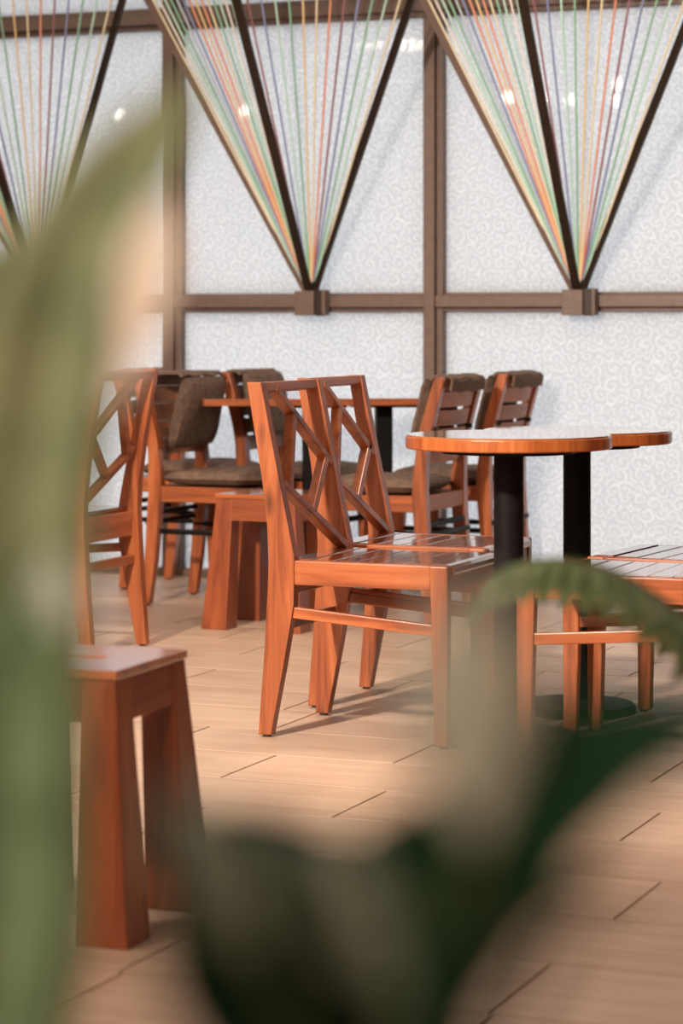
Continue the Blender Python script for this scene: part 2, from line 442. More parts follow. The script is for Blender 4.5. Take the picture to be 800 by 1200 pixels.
bm = B(); bm_lathe(bm, [(0, 0.10), (0.05, 0.10), (0.062, 0.07), (0.062, -0.11), (0.057, -0.11), (0.057, 0.02), (0, 0.02)], 24)
M_ = (SPOT_TO-SPOT_AT).to_track_quat('-Z', 'Y').to_matrix().to_4x4(); M_.translation = (0, 0, SPOT_AT.z-CEIL)
bmesh.ops.transform(bm, matrix=M_, verts=bm.verts); obj('head', bm, BLACK, t, True)
SPOTS = [(-3.02, 11.02), (-2.45, 10.05), (-2.81, 11.28), (-2.58, 11.40), (-1.82, 10.24), (-2.27, 11.76), (-1.98, 11.05), (-6.96, 11.42), (-6.27, 11.02), (-5.69, 11.45)]
sp0 = None
for i, (t_, o_) in enumerate(SPOTS):
    p = wp(t_, o_, CEIL)
    lab = 'small round ceiling downlight far behind the camera'
    if sp0 is None:
        sp0 = thing('downlight', lab, 'lamp', p, 0, 'downlights at the back of the room')
        bm = B(); bm_lathe(bm, [(0.05, 0), (0.075, 0), (0.075, -0.02), (0.06, -0.03), (0.05, -0.02), (0.05, 0)], 20); obj('ring', bm, BRONZE, sp0, True)
        bm = B(); bm_lathe(bm, [(0, -0.115)] + [(0.05*math.sin(a_), -0.065-0.05*math.cos(a_)) for a_ in [k_*math.pi/8 for k_ in range(1, 8)]] + [(0, -0.015)], 16); obj('bulb', bm, BULB, sp0, True)
    else: dup(sp0, p, 0, lab)

# ------------------------------------------------------------------ lattice-back chair
CW = 0.3626                                   # centre to centre of the rear feet
def post_profile(h, s=1.0):
    back = [(-0.0185, 0.006), (-0.002, 0.20), (0.008, 0.37), (0.011, 0.44), (0.006, 0.53), (-0.008, 0.646), (-0.050, 0.88)]
    front = [(-0.011, 0.88), (0.018, 0.736), (0.036, 0.65), (0.062, 0.53), (0.079, 0.45), (0.078, 0.335), (0.050, 0.18), (0.0165, 0.006)]
    k = h/0.88
    f = lambda z: z if z < 0.45 else 0.45 + (z-0.45)*(h-0.45)/(0.88-0.45)
    return [(x*s, f(z)) for x, z in back + front]
def foot_pad(bm_parent, name, x, y, parent):
    bm = B(); bm_lathe(bm, [(0, 0), (0.011, 0), (0.011, 0.007), (0, 0.007)], 10)
    o = obj('foot_pad', bm, RUBBER, parent); o.location = (x, y, 0); return o
def make_lattice_chair(label, loc, rz, group):
    t = thing('lattice_chair', label, 'chair', loc, rz, group)
    hy = CW/2; th = 0.030
    for s in (-1, 1):
        bm = B(); bm_prism(bm, post_profile(0.88), s*hy-th/2, s*hy+th/2, 0.003)
        p = obj('rear_post', bm, WOOD[2], t); foot_pad(None, '', 0.0, s*hy, p)
        bm = B(); y0, y1 = s*hy-th/2, s*hy+th/2
        bm_hexa(bm, [(0.446, y0+.001, 0.006), (0.480, y0+.001, 0.006), (0.480, y1-.001, 0.006), (0.446, y1-.001, 0.006)],
                [(0.435, y0, 0.441), (0.482, y0, 0.441), (0.482, y1, 0.441), (0.435, y1, 0.441)], 0.004)
        p = obj('front_leg', bm, WOOD[2], t); foot_pad(None, '', 0.467, s*hy, p)
        bm = B(); bm_box(bm, (0.078, s*hy-s*0.015-0.0 if s > 0 else -hy-0.012, 0.381), (0.436, s*hy+0.012 if s > 0 else -hy+0.015, 0.4405), 0.003)
        obj('side_rail', bm, WOOD[0], t)
        bm = B(); bm_bar(bm, (0.072, s*hy, 0.312), (0.447, s*hy, 0.284), 0.018, 0.028, bev=0.003)
        obj('stretcher', bm, WOOD[0], t)
    bm = B(); bm_box(bm, (0.458, -hy+0.014, 0.378), (0.478, hy-0.014, 0.424), 0.003); obj('front_rail', bm, WOOD[1], t)
    bm = B(); bm_box(bm, (0.030, -hy+0.014, 0.350), (0.050, hy-0.014, 0.428), 0.003); obj('rear_rail', bm, WOOD[1], t)
    bm = B(); bm_box(bm, (0.022, -hy+0.014, 0.262), (0.040, hy-0.014, 0.290), 0.003); obj('rear_stretcher', bm, WOOD[1], t)
    nsl = 7; x0, x1 = 0.052, 0.484; wd = (x1-x0)/nsl
    for i in range(nsl):
        a, b = x0+i*wd, x0+(i+1)*wd-0.0035
        hw = hy-0.0155
        if i == nsl-1:                            # rounded front slat
            a2 = a; prof = [(a2, 0.426), (b+0.004, 0.418), (b+0.008, 0.424), (b+0.007, 0.434), (b-0.002, 0.4405), (b-0.014, 0.4435), (a2, 0.4445)]
            bm = B(); bm_prism(bm, prof, -hw, hw)
        else:
            bm = B(); zz = 0.4445 - 0.004*math.sin(math.pi*(i+0.5)/nsl)
            bm_box(bm, (a, -hw, zz-0.016), (b, hw, zz), 0.0025)
        obj('seat_slat', bm, SEATW, t)
    # back: top rail and four crossing bars, all lying in the leaning plane of the posts
    fx = lambda z: 0.079 + (z-0.45)*(-0.090/0.43) - 0.004      # front of the post at height z
    def P(w, z, dx=0.0): return (fx(z)-0.012+dx, -hy+w, z)
    nrm = Vector((0.43, 0, 0.09)).normalized()
    bm = B(); bm_bar(bm, P(0.013, 0.866, -0.006), P(CW-0.013, 0.866, -0.006), 0.024, 0.034, up=nrm, bev=0.003); obj('top_rail', bm, WOOD[1], t)
    for a, b in (((0.086, 0.862), (0.348, 0.660)), ((0.020, 0.628), (0.348, 0.445)), ((0.164, 0.790), (0.056, 0.610)), ((0.330, 0.685), (0.172, 0.545))):
        bm = B(); bm_bar(bm, P(*a), P(*b), 0.021, 0.026, up=nrm, bev=0.002); obj('lattice_bar', bm, WOOD[1], t)
    return t
G_R, G_L = 'lattice chairs facing right', 'slatted chairs facing left'
def foot_origin(near, rz):
    """origin (mid of the rear feet) from the near rear foot"""
    return near
def right_facing(x, y, w): return (x + A2.x*w/2, y + A2.y*w/2, 0)
chairA = make_lattice_chair('nearest lattice-back wooden chair, sharp in the middle, facing the nearer round table', right_facing(-0.1845, 6.151, CW), YAW, G_R)
dup(chairA, right_facing(-0.068, 6.612, CW), YAW, 'second lattice-back wooden chair, just behind the nearest one, side by side', G_R)
dup(chairA, (-0.631-A2.x*CW/2, 7.859-A2.y*CW/2, 0), YAW+math.pi, 'lattice-back wooden chair at the left edge, half hidden by green leaf, back towards us', G_L)
def left_facing(fx_, fy_, rz=YAW+math.pi, w=CW, l=0.467):
    """origin from the near front leg of a chair facing left"""
    d = Vector((math.cos(rz), math.sin(rz))); n_ = Vector((-d.y, d.x))
    p = Vector((fx_, fy_)) - d*l - n_*w/2
    return (p.x, p.y, 0)
dup(chairA, left_facing(0.43, 5.835), YAW+math.pi, 'slatted wooden chair at the right edge, nearer of the two, legs before the table column', G_L)
rzD = math.pi - math.radians(27)
dup(chairA, left_facing(0.635, 6.22, rzD), rzD, 'slatted wooden chair at the right edge, further of the two, its seat shining white', G_L)

# ------------------------------------------------------------------ ladder-back chair with suede pads
LW = 0.385
def cushion_bm(lx, ly, h, seed, crown=0.45):
    """soft pad: rounded-square slab, x in 0..lx, y centred, z from 0"""
    rn = random.Random(seed); bm = B(); nx, ny = 14, 14
    ph = [rn.random()*6 for _ in range(4)]
    def q(i, j, top):
        u, v = i/nx*2-1, j/ny*2-1
        e = max(0.0, (1-abs(u)**5)*(1-abs(v)**5))
        z = h*0.5 + (h*0.5 if top else -h*0.5)*e**0.5
        if top: z += h*0.12*math.sin(3.1*u+ph[0])*math.sin(2.6*v+ph[1])*e + crown*h*0.2*e
        k = 1-0.05*(abs(u*v))**3
        return ((u*k*0.5+0.5)*lx, v*k*0.5*ly, z)
    T = [[bm.verts.new(q(i, j, True)) for j in range(ny+1)] for i in range(nx+1)]
    Bt = [[T[i][j] if i in (0, nx) or j in (0, ny) else bm.verts.new(q(i, j, False)) for j in range(ny+1)] for i in range(nx+1)]
    for i in range(nx):
        for j in range(ny):
            bm.faces.new((T[i][j], T[i+1][j], T[i+1][j+1], T[i][j+1]))
            f = (Bt[i][j], Bt[i][j+1], Bt[i+1][j+1], Bt[i+1][j])
            if len(set(f)) >= 3: 
                try: bm.faces.new(f)
                except ValueError: pass
    return bm
def make_ladder_chair(label, loc, rz, group, tip=0.0, pw=-0.012):
    """tip: how far the hung back pad leans out of line (metres at its top)"""
    H = 0.84
    t = thing('padded_chair', label, 'chair', loc, rz, group)
    hy = LW/2; th = 0.036
    prof = [(-0.017, 0.006), (0.002, 0.20), (0.012, 0.37), (0.016, 0.46), (0.014, 0.56), (0.002, 0.64), (-0.050, H-0.008), (-0.044, H),
            (-0.020, H), (-0.012, H-0.01), (0.030, 0.69), (0.050, 0.60), (0.062, 0.50), (0.066, 0.43), (0.058, 0.33), (0.040, 0.16), (0.017, 0.006)]
    for s in (-1, 1):
        bm = B(); bm_prism(bm, prof, s*hy-th/2, s*hy+th/2, 0.003); p = obj('rear_post', bm, WOOD[2], t); foot_pad(None, '', 0, s*hy, p)
        bm = B(); y0, y1 = s*(hy-0.004)-th/2, s*(hy-0.004)+th/2
        bm_hexa(bm, [(0.372, y0, 0.006), (0.400, y0, 0.006), (0.400, y1, 0.006), (0.372, y1, 0.006)],
                [(0.345, y0, 0.39), (0.395, y0, 0.39), (0.395, y1, 0.39), (0.345, y1, 0.39)], 0.003)
        p = obj('front_leg', bm, WOOD[2], t); foot_pad(None, '', 0.386, s*(hy-0.004), p)
        bm = B(); bm_box(bm, (0.060, s*hy-0.014, 0.378), (0.400, s*hy+0.014, 0.434), 0.004); obj('side_rail', bm, WOOD[0], t)
        bm = B(); bm_tube(bm, [(0.01, s*(hy-0.01), 0.27), (0.395, s*(hy-0.01), 0.27)], 0.010); obj('footrest_rod', bm, BLACK, t, True)
    bm = B(); bm_box(bm, (0.385, -hy+0.013, 0.380), (0.410, hy-0.013, 0.432), 0.004); obj('front_rail', bm, WOOD[1], t)
    bm = B(); bm_box(bm, (0.018, -hy+0.016, 0.380), (0.042, hy-0.016, 0.434), 0.003); obj('rear_rail', bm, SLATW[1], t)
    bm = B(); bm_box(bm, (0.042, -hy+0.013, 0.416), (0.386, hy-0.013, 0.432)); obj('seat_board', bm, WOOD[0], t)
    for x, z in ((0.362, 0.335), (0.020, 0.335), (0.010, 0.30)):
        bm = B(); bm_tube(bm, [(x, -hy-0.012, z), (x, hy+0.012, z)], 0.010); obj('footrest_rod', bm, BLACK, t, True)
    def slat_x(z): return 0.030 - (z-0.60)*0.245
    for z in (0.570, 0.634, 0.698, 0.762, 0.814):
        bm = B(); pts = 9; hw = hy-0.016; zh = 0.053 if z < 0.8 else 0.038
        rows = []
        for i in range(pts):
            y = -hw + 2*hw*i/(pts-1); bow = -0.022*(1-(y/hw)**2)
            a = slat_x(z-zh/2)+bow; b = slat_x(z+zh/2)+bow
            rows.append([bm.verts.new(p) for p in ((a-0.008, y, z-zh/2), (a+0.008, y, z-zh/2), (b+0.008, y, z+zh/2), (b-0.008, y, z+zh/2))])
        for a, b in zip(rows, rows[1:]):
            for k in range(4): bm.faces.new((a[k], a[(k+1) % 4], b[(k+1) % 4], b[k]))
        bm.faces.new(rows[0][::-1]); bm.faces.new(rows[-1])
        obj('back_slat', bm, SLATW[1], t)
    o = obj('seat_cushion', cushion_bm(0.385, LW+0.0, 0.055, 5), SUEDE, t, True, 'brown suede seat cushion'); o.location = (0.045, 0, 0.4345)
    # back pad: hung over the top slat, a short flap behind
    bm = cushion_bm(0.27 if tip > 0.05 else 0.25, LW+pw, 0.048, 9)
    top = Vector((slat_x(0.825)+0.020+tip, 0, 0.834)); bot = Vector((slat_x(0.60)+0.024, 0, 0.565 if tip > 0.05 else 0.590))
    d = (bot-top).normalized(); nn = Vector((d.z, 0, -d.x)) * -1
    if nn.x < 0: nn = -nn
    M = Matrix(((d.x, 0, nn.x, top.x), (0, 1, 0, 0), (d.z, 0, nn.z, top.z), (0, 0, 0, 1)))
    bmesh.ops.transform(bm, matrix=M, verts=bm.verts)
    pad = obj('back_pad', bm, SUEDE, t, True, 'brown suede back pad hung over the top slat')
    bm = B(); hw = hy-0.024; rows = []
    path = [(top.x+0.012, 0.830), (top.x-0.004, 0.842), (slat_x(0.83)-0.014, 0.842), (slat_x(0.83)-0.038, 0.832), (slat_x(0.80)-0.042, 0.808), (slat_x(0.785)-0.042, 0.792)]
    rn = random.Random(4)
    if tip > 0.05: path = path[:4]
    for i in range(9):
        y = -hw + 2*hw*i/8; wv = 0.004*math.sin(i*1.9)
        rows.append(([bm.verts.new((x+0.003, y, z+wv+0.003)) for x, z in path], [bm.verts.new((x-0.004, y, z+wv-0.004)) for x, z in path]))
    m_ = len(path)
    for (a, a2), (b, b2) in zip(rows, rows[1:]):
        for k in range(m_-1):
            bm.faces.new((a[k], a[k+1], b[k+1], b[k])); bm.faces.new((a2[k], b2[k], b2[k+1], a2[k+1]))
        bm.faces.new((a[0], b[0], b2[0], a2[0])); bm.faces.new((a[-1], a2[-1], b2[-1], b[-1]))
    for a, a2 in (rows[0], rows[-1]):
        for k in range(m_-1): bm.faces.new((a[k], a2[k], a2[k+1], a[k+1]))
    obj('flap', bm, SUEDE, pad, True)
    bm = B()
    for s in (-1, 1): bm_bar(bm, (slat_x(0.66)-0.032, s*(hy-0.02), 0.662), (slat_x(0.66)+0.025, s*(hy-0.022), 0.660), 0.004, 0.016, up=(0, 0, 1))
    obj('strap', bm, STRAP, pad)
    return t
GP = 'padded chairs at the back table'
lad = make_ladder_chair('brown padded chair at left of back table, its back pad tipped forward, facing right', right_facing(-0.706, 8.978, LW), YAW, GP, tip=0.125, pw=0.0)
lad2 = make_ladder_chair('brown padded chair facing right against the window, behind the left end of the back table', right_facing(-0.405, 9.325, LW), YAW, GP, tip=0.01)
dup(lad2, right_facing(-0.835, 9.515, LW), YAW, 'padded chair furthest left by the window, mostly behind the green leaf and lattice chair')
def left_near_rear(x, y, w): return (x + A2.x*w/2, y + A2.y*w/2, 0)
dup(lad2, left_near_rear(0.307, 8.418, LW), YAW+math.pi, 'brown padded chair with slatted back towards us, nearer of two behind the round tables')
dup(lad2, left_near_rear(0.555, 8.95, LW), YAW+math.pi, 'brown padded chair with slatted back, further of two, close to the window')

# ------------------------------------------------------------------ stools
def make_stool(label, loc, rz):
    t = thing('wooden_stool', label, 'stool', loc, rz, 'splayed wooden stools')
    H, a, b = 0.452, 0.143, 0.182
    xs = [-0.147, -0.055, 0.055, 0.147]; ys = [-0.147, -0.012, 0.012, 0.147]
    bm = B(); V = {}
    for z in (H-0.016, H):
        for i in range(4):
            for j in range(4): V[i, j, z] = bm.verts.new((xs[i], ys[j], z))
    for i in range(3):
        for j in range(3):
            if (i, j) == (1, 1): continue
            z0, z1 = H-0.016, H
            bm.faces.new((V[i, j, z1], V[i+1, j, z1], V[i+1, j+1, z1], V[i, j+1, z1]))
            bm.faces.new((V[i, j, z0], V[i, j+1, z0], V[i+1, j+1, z0], V[i+1, j, z0]))
    z0, z1 = H-0.016, H
    for k in range(3):
        for (p, q) in (((k, 0), (k+1, 0)), ((k+1, 3), (k, 3)), ((0, k+1), (0, k)), ((3, k), (3, k+1))):
            bm.faces.new((V[p[0], p[1], z0], V[q[0], q[1], z0], V[q[0], q[1], z1], V[p[0], p[1], z1]))
    for (p, q) in (((1, 1), (2, 1)), ((2, 1), (2, 2)), ((2, 2), (1, 2)), ((1, 2), (1, 1))):
        bm.faces.new((V[p[0], p[1], z1], V[q[0], q[1], z1], V[q[0], q[1], z0], V[p[0], p[1], z0]))
    o = obj('seat', bm, STOOLTOP, t); md = o.modifiers.new('bevel', 'BEVEL'); md.width = 0.003; md.segments = 2; md.limit_method = 'ANGLE'
    for sx in (-1, 1):
        for sy in (-1, 1):
            wt, wb, zt = 0.060, 0.092, H-0.0165
            q = lambda r, w, z: [(sx*r, sy*r, z), (sx*(r-w), sy*r, z), (sx*(r-w), sy*(r-w), z), (sx*r, sy*(r-w), z)]
            bm = B(); bm_hexa(bm, q(b, wb, 0), q(a, wt, zt), 0.0025); obj('leg', bm, STOOLW[2], t)
    for s in (-1, 1):
        f = lambda z: a + (b-a)*(H-0.0165-z)/(H-0.0165)
        for ax in (0, 1):
            z0, z1 = H-0.088, H-0.017
            i0, i1 = 0.087, 0.083
            bm = B()
            def pt(l, r, z): return (l, s*r, z) if ax == 0 else (s*r, l, z)
            bm_hexa(bm, [pt(-i0, f(z0)-0.022, z0), pt(i0, f(z0)-0.022, z0), pt(i0, f(z0)-0.002, z0), pt(-i0, f(z0)-0.002, z0)],
                    [pt(-i1-0.003, f(z1)-0.022, z1), pt(i1+0.003, f(z1)-0.022, z1), pt(i1+0.003, f(z1)-0.002, z1), pt(-i1-0.003, f(z1)-0.002, z1)])
            obj('apron', bm, STOOLW[ax], t)
    return t
def stool_origin(x, y, rz, half):
    """origin from the near right-hand corner (local +x, -y)"""
    d = Vector((math.cos(rz), math.sin(rz))); n_ = Vector((-d.y, d.x))
    p = Vector((x, y)) - d*half + n_*half
    return (p.x, p.y, 0)
rz1 = -math.radians(20.0)
st = make_stool('large near wooden stool at lower left, beside the green plant', stool_origin(-0.3725, 4.105, rz1, 0.147), rz1)
def stool_origin_l(x, y, rz, half):
    d = Vector((math.cos(rz), math.sin(rz))); n_ = Vector((-d.y, d.x))
    p = Vector((x, y)) + d*half + n_*half
    return (p.x, p.y, 0)
dup(st, stool_origin_l(-0.471, 8.286, YAW, 0.182), YAW, 'wooden stool behind the nearest lattice chair, before the back table')

# ------------------------------------------------------------------ tables
def make_round_table(label, loc, R, H, base_r):
    t = thing('round_table', label, 'table', loc, YAW, 'round pedestal tables')
    bm = B(); bm_lathe(bm, [(0, H-0.004), (R-0.004, H-0.004), (R-0.003, H-0.001), (R-0.004, H), (R-0.007, H), (0, H)], 72); obj('tabletop', bm, TOPW, t, True)
    bm = B(); bm_lathe(bm, [(0, H-0.034), (R-0.003, H-0.034), (R, H-0.031), (R, H-0.006), (R-0.003, H-0.004), (0, H-0.004)], 72); obj('wood_edge', bm, EDGEW, t, True)
    bm = B(); bm_lathe(bm, [(0, H-0.046), (0.165, H-0.046), (0.168, H-0.034), (0, H-0.034)], 40); obj('mounting_plate', bm, BLACK, t, True)
    bm = B(); bm_lathe(bm, [(0, 0.03), (0.0365, 0.03), (0.0365, H-0.046), (0, H-0.046)], 32); obj('column', bm, BLACK, t, True)
    bm = B(); bm_lathe(bm, [(0, 0), (base_r, 0), (base_r, 0.016), (base_r-0.006, 0.022), (0.06, 0.034), (0, 0.034)], 56); obj('base', bm, BLACK, t, True)
    return t
make_round_table('nearer round wooden table on a black column, in front of the lattice chairs', (0.41, 6.073, 0), 0.253, 0.755, 0.168)
make_round_table('further round wooden table, partly hidden behind the nearer one, seen at right', (0.623, 6.55, 0), 0.25, 0.745, 0.155)

t = thing('back_table', 'oblong wooden table by the window, between the padded chairs', 'table', (-0.49, 8.896, 0), math.radians(8))
bm = B(); bm_box(bm, (0, 0, 0.726), (0.92, 0.36, 0.75), 0.003); obj('tabletop', bm, EDGEW if False else TOPW, t)
bm = B()
for a, b in (((-0.004, -0.004), (0.924, 0.0)), ((-0.004, 0.36), (0.924, 0.364)), ((-0.004, 0), (0, 0.36)), ((0.92, 0), (0.924, 0.36))):
    bm_box(bm, (*a, 0.7255), (*b, 0.7495))
obj('wood_edge', bm, wood('edge_wood_x', 0, WD, WM, WL, knots=False), t)
for x in (0.405, 0.675):
    bm = B(); bm_box(bm, (x-0.12, 0.07, 0.714), (x+0.12, 0.27, 0.726)); obj('mounting_plate', bm, BLACK, t)
    bm = B(); bm_box(bm, (x-0.030, 0.135, 0.012), (x+0.030, 0.195, 0.714), 0.004); obj('column', bm, BLACK, t)
    bm = B(); bm_box(bm, (x-0.05, 0.115, 0), (x+0.05, 0.215, 0.012), 0.003); obj('base', bm, BLACK, t)

# ------------------------------------------------------------------ cord fans on the window rail
CORD = {}
for nm, col in dict(cream=(0.88, 0.80, 0.58), mint=(0.55, 0.84, 0.72), green=(0.30, 0.58, 0.42), blue=(0.27, 0.33, 0.58), coral=(0.85, 0.38, 0.24),
                    yellow=(0.88, 0.68, 0.36), maroon=(0.36, 0.16, 0.19), white=(0.90, 0.88, 0.82), pale_blue=(0.58, 0.68, 0.78)).items():
    CORD[nm] = plain(nm+'_cord', col, 0.8, var=0.1, scale=200)
SEQ_L = ['cream', 'white', 'mint', 'green', 'pale_blue', 'blue', 'coral', 'yellow', 'coral', 'cream', 'green', 'mint', 'white', 'mint']
SEQ_R = ['maroon', 'blue', 'mint', 'green', 'yellow', 'cream', 'coral', 'maroon', 'blue', 'green', 'mint', 'cream']
def make_fan(t_, label):
    z0 = 1.155; o0 = 0.085
    org = wp(t_, o0, 0)
    f = thing('cord_fan', label, 'wall art', (org.x, org.y, 1.103), YAW, 'coloured cord fans on the window')
    zc = 1.103
    top = CEIL - zc
    tips = {'l': (-0.42, 0.40), 'm': (0.0, 0.64), 'r': (0.52, 0.36)}
    def P(k, z, off=0.0):
        a, b = tips[k]; q = z - (z0-zc); x0 = {'l': -0.018, 'm': -0.004, 'r': 0.020}[k]
        return Vector((x0 + a*q, -b*q - 0.002, z))
    bm = B(); bm_box(bm, (-0.055, -0.030, -0.050), (0.028, 0.022, 0.046), 0.003); obj('bracket_plate', bm, BRONZE, f)
    bm = B(); bm_box(bm, (0.028, -0.022, -0.052), (0.062, 0.022, 0.050), 0.003); obj('bracket_clamp', bm, DARKBAR, f)
    bm = B(); bm_box(bm, (0.062, -0.030, -0.050), (0.075, 0.022, 0.050), 0.002); obj('bracket_plate', bm, BRONZE, f)
    for k in 'lmr':
        bm = B(); bm_bar(bm, P(k, 0.02), P(k, top-0.001), 0.030 if k != 'm' else 0.034, 0.016, up=(0, -1, 0.3), bev=0.002); obj('bar', bm, BRONZE if k == 'l' else DARKBAR, f)
    for (ka, kb, seq) in (('l', 'm', SEQ_L), ('m', 'r', SEQ_R)):
        n_ = len(seq)
        for i, cn in enumerate(seq):
            w = (i+0.8)/(n_+0.6)
            lo = P(ka, 0.085).lerp(P(kb, 0.085), w); hi = P(ka, top-0.002).lerp(P(kb, top-0.002), w)
            bm = B(); bm_tube(bm, [lo, hi], 0.0042, 6); obj('cord', bm, CORD[cn], f, True, cn.replace('_', ' ')+' cord')
make_fan(-1.318, 'fan of coloured cords between dark bars, at left behind the green leaf')
make_fan(-0.099, 'fan of coloured cords between dark bars, the middle one above the lattice chairs')
make_fan(0.997, 'fan of coloured cords between dark bars, at right above the round tables')

# ------------------------------------------------------------------ plants in the foreground
LEAF_A = leaf_material('olive_leaf', (0.26, 0.34, 0.19), (0.42, 0.47, 0.28), 0.5, 0.3)
LEAF_F = leaf_material('mid_green_leaf', (0.13, 0.22, 0.115), (0.21, 0.30, 0.165), 0.55, 0.25)
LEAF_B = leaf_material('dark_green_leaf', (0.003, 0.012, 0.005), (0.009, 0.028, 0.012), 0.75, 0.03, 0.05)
LEAF_C = leaf_material('peach_lit_leaf', (0.93, 0.80, 0.68), (0.96, 0.89, 0.80), 0.6, 0.3)  # peach tone carries the warm light falling on this leaf
LEAF_D = leaf_material('highlit_leaf', (0.72, 0.84, 0.82), (0.82, 0.92, 0.90), 0.5, 0.3)  # near-white colour stands in for light catching the leaf
LEAF_E = leaf_material('grey_green_leaf', (0.16, 0.22, 0.18), (0.29, 0.35, 0.29), 0.45, 0.2)
FERN = leaf_material('fern_leaf', (0.17, 0.25, 0.11), (0.33, 0.41, 0.22), 0.5, 0.3)
STEM = plain('green_stem', (0.12, 0.13, 0.05), 0.6)
SOIL = plain('soil', (0.035, 0.022, 0.015), 0.95, var=0.5, scale=60)
POT = plain('grey_clay_pot', (0.20, 0.18, 0.16), 0.7)
def spline(pts, n):
    """Catmull-Rom through tuples of any length"""
    out = []; m = len(pts)-1
    for i in range(n):
        f = i/(n-1)*m; k = min(int(f), m-1); t = f-k
        p = [pts[max(0, min(m, k+q))] for q in (-1, 0, 1, 2)]
        out.append(tuple(0.5*((2*b) + (c-a)*t + (2*a-5*b+4*c-d)*t*t + (3*b-a-3*c+d)*t**3) for a, b, c, d in zip(*p)))
    return out
def leaf(parent, mids, mat, facing, fold=0.35, n=16, name='leaf', label=None):
    """blade along a midrib: mids = (x, y, z, half width); facing = rough direction of its upper face; world coordinates"""
    o = Vector(parent.location); f = Vector(facing).normalized()
    rows = []; S = spline(mids, n); bm = B()
    for i, q in enumerate(S):
        p = Vector(q[:3]); a = Vector(S[max(0, i-1)][:3]); b = Vector(S[min(n-1, i+1)][:3])
        t = (b-a).normalized(); c = t.cross(f).normalized(); nn = c.cross(t).normalized()
        w = max(0.0004, q[3])
        wav = 0.10*w*math.sin(i*1.7)
        rows.append([bm.verts.new(p - o + c*(k*w) + nn*(abs(k)*w*fold + wav*abs(k))) for k in (-1, -0.55, 0, 0.55, 1)])
    for a, b in zip(rows, rows[1:]):
        for k in range(4): bm.faces.new((a[k], a[k+1], b[k+1], b[k]))
    ob = obj(name, bm, mat, parent, True, label)
    md = ob.modifiers.new('thickness', 'SOLIDIFY'); md.thickness = 0.0007
    return ob
def pot(parent, r, h):
    bm = B(); bm_lathe(bm, [(0, 0), (r*0.78, 0), (r*0.80, 0.01), (r*0.97, h-0.03), (r, h-0.03), (r, h), (r-0.012, h), (r-0.016, h-0.035), (0, h-0.035)], 40)
    obj('pot', bm, POT, parent, True)
    bm = B(); bm_lathe(bm, [(0, h-0.034), (r-0.018, h-0.034), (r-0.018, h-0.024), (r*0.5, h-0.018), (0, h-0.015)], 32); obj('soil', bm, SOIL, parent, True)
def stem(parent, pts, r):
    o = Vector(parent.location); bm = B()
    S = spline([(*p,) for p in pts], 10)
    bm_tube(bm, [Vector(q)-o for q in S], [r*(1-0.4*i/9) for i in range(10)], 7); obj('stem', bm, STEM, parent, True)
def at(px, py, d):
    """point of the room at distance d that lies on the sight line through (px, py): used once, to survey the leaves"""
    return ((px-400)/F_PX*d, d, CAM_H - (py-375)/F_PX*d)
def mid(d0, d1, *q):
    n_ = len(q)-1
    return [(*at(x, y, d0+(d1-d0)*i/n_), w/F_PX*(d0+(d1-d0)*i/n_)) for i, (x, y, w) in enumerate(q)]

# left: tall olive-green plant
p1 = thing('potted_plant', 'tall blurred plant with broad olive-green leaves filling the left edge', 'plant', (-0.150, 0.92, 0))
pot(p1, 0.10, 0.56)
leaf(p1, mid(0.86, 0.82, (15, 1330, 40), (22, 1120, 78), (28, 850, 74), (30, 620, 78), (52, 430, 84), (88, 290, 66), (150, 200, 54), (195, 140, 34), (225, 90, 4)), LEAF_A, (0.15, -1, 0.25))
leaf(p1, mid(0.92, 0.90, (-60, 1330, 40), (-30, 1050, 90), (-20, 760, 95), (-10, 480, 90), (10, 330, 66), (20, 270, 4)), LEAF_A, (0.3, -1, 0.2))
leaf(p1, mid(0.80, 0.80, (-20, 1330, 40), (-6, 1120, 88), (4, 920, 84), (16, 780, 60), (30, 690, 4)), LEAF_F, (0.15, -1, 0.2))
leaf(p1, mid(0.80, 0.78, (185, 226, 4), (178, 290, 30), (168, 345, 31), (152, 410, 16), (128, 480, 3)), LEAF_C, (0.0, -1, 0.3), label='pale peach leaf, warm light put into its colour')
leaf(p1, mid(0.78, 0.77, (66, 740, 4), (62, 700, 24), (60, 650, 4)), LEAF_D, (0, -1, 0.4), label='small leaf, its highlight put in as pale colour')
for (tx, ty, td) in ((15, 1330, 0.86), (-60, 1330, 0.92), (-20, 1330, 0.80)):
    e = at(tx, ty, td); stem(p1, [(-0.15+0.02*(tx > 0), 0.92, 0.53), (e[0]*0.6-0.06, 0.91, 0.65), e], 0.005)
e = at(128, 480, 0.78); b_ = at(40, 800, 0.84); stem(p1, [at(15, 1330, 0.86), b_, e], 0.0015)

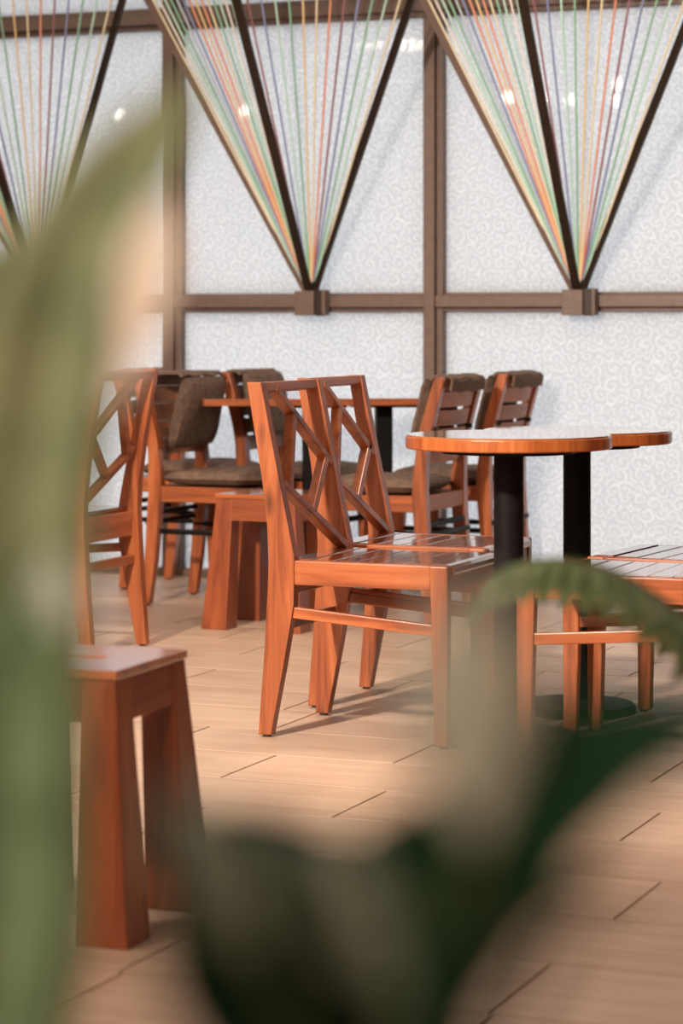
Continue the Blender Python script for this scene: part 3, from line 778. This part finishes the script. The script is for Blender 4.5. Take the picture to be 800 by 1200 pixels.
# bottom: dark glossy plant
p2 = thing('potted_plant', 'dark blurred plant with glossy leaves across the bottom of the picture', 'plant', (0.02, 0.60, 0))
pot(p2, 0.10, 0.54)
up = (0, -1, 0.6)
root = at(420, 1420, 0.592)
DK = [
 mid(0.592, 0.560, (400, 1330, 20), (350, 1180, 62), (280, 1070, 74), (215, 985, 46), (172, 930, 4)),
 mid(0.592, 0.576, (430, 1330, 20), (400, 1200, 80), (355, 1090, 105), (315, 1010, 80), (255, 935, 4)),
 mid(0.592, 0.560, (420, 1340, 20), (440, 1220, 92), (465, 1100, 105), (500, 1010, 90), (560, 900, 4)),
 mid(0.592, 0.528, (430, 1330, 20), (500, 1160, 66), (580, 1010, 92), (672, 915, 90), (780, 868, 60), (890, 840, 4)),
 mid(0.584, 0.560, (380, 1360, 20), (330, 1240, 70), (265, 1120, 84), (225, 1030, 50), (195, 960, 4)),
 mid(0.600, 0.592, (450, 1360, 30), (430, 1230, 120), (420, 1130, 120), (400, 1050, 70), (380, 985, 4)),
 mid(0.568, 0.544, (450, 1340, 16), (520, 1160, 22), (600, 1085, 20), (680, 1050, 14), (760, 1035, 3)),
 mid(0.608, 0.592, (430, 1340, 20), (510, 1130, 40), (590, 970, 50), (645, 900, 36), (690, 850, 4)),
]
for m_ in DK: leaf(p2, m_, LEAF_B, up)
leaf(p2, mid(0.560, 0.544, (300, 1120, 6), (268, 1050, 42), (240, 990, 46), (205, 925, 3)), LEAF_E, up, label='grey-green leaf')
leaf(p2, mid(0.544, 0.528, (470, 1180, 6), (420, 1090, 50), (390, 1030, 46), (340, 965, 3)), LEAF_E, up, label='grey-green leaf')
leaf(p2, mid(0.528, 0.480, (560, 985, 4), (550, 890, 50), (547, 800, 74), (540, 735, 52), (525, 675, 3)), LEAF_D, (0, -1, 0.5), label='leaf with its highlight put in as pale colour')
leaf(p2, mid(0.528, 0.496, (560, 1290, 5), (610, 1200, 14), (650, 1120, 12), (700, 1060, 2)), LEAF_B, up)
for m_ in DK: stem(p2, [(0.02, 0.60, 0.51), ((0.02+m_[0][0])/2, 0.600, 0.64), m_[0][:3]], 0.004)
stem(p2, [m_[0][:3], at(520, 1150, 0.576), at(560, 985, 0.528)], 0.0015)
stem(p2, [root, at(500, 1370, 0.576), at(560, 1290, 0.528)], 0.0015)
for (ax, ay, ad, bx, by, bd) in ((420, 1330, 0.592, 300, 1120, 0.56), (420, 1330, 0.592, 470, 1180, 0.544)):
    stem(p2, [at(ax, ay, ad), at((ax+bx)/2, (ay+by)/2, (ad+bd)/2), at(bx, by, bd)], 0.0015)

# right: fern arching in from the right edge
p3 = thing('potted_fern', 'blurred fern with an arching frond reaching in from the right edge', 'plant', (0.62, 2.35, 0))
pot(p3, 0.14, 0.55)
def frond(pts, n=24, ln=0.056, wd=0.0145, lab=None):
    o = Vector(p3.location); S = [Vector(q) for q in spline(pts, n)]
    bm = B(); bm_tube(bm, [q-o for q in S], [0.003*(1-0.7*i/(n-1)) for i in range(n)], 6); st_ = obj('frond', bm, STEM, p3, True)
    for i in range(4, n):
        t = (S[min(n-1, i+1)]-S[i-1]).normalized()
        side = t.cross(Vector((0, 0, 1))).normalized(); upv = side.cross(t)
        f = (i-4)/(n-5); l = ln*(0.55+0.75*math.sin(math.pi*min(1, 0.25+0.75*f)))*(1-0.55*f**3)
        for sg in (-1, 1):
            d = (side*sg*0.80 + t*0.40 + Vector((0, 0, -0.42))).normalized()
            a = S[i]; m_ = [(*(a+d*l*k + Vector((0, 0, -0.35*l*k*k))), w) for k, w in ((0, 0.002), (0.3, wd), (0.65, wd*0.8), (1, 0.0006))]
            lf = leaf(p3, m_, FERN, (upv + side*0.3*sg), 0.15, 6, 'leaflet')
            lf.parent = st_
frond([(0.60, 2.35, 0.53), (0.52, 2.36, 0.68), (*at(880, 790, 2.36),), (*at(800, 720, 2.35),), (*at(720, 668, 2.34),), (*at(640, 655, 2.33),), (*at(585, 672, 2.33),), (*at(553, 716, 2.33),)])
for (dx, dy, h) in ((0.30, 0.10, 0.30), (0.22, -0.22, 0.22), (0.10, 0.36, 0.28), (0.38, 0.30, 0.18)):
    frond([(0.63, 2.35, 0.53), (0.63+dx*0.3, 2.35+dy*0.3, 0.53+h*0.8), (0.63+dx*0.7, 2.35+dy*0.7, 0.53+h), (0.63+dx*1.15, 2.35+dy*1.15, 0.53+h*0.7)], 16)
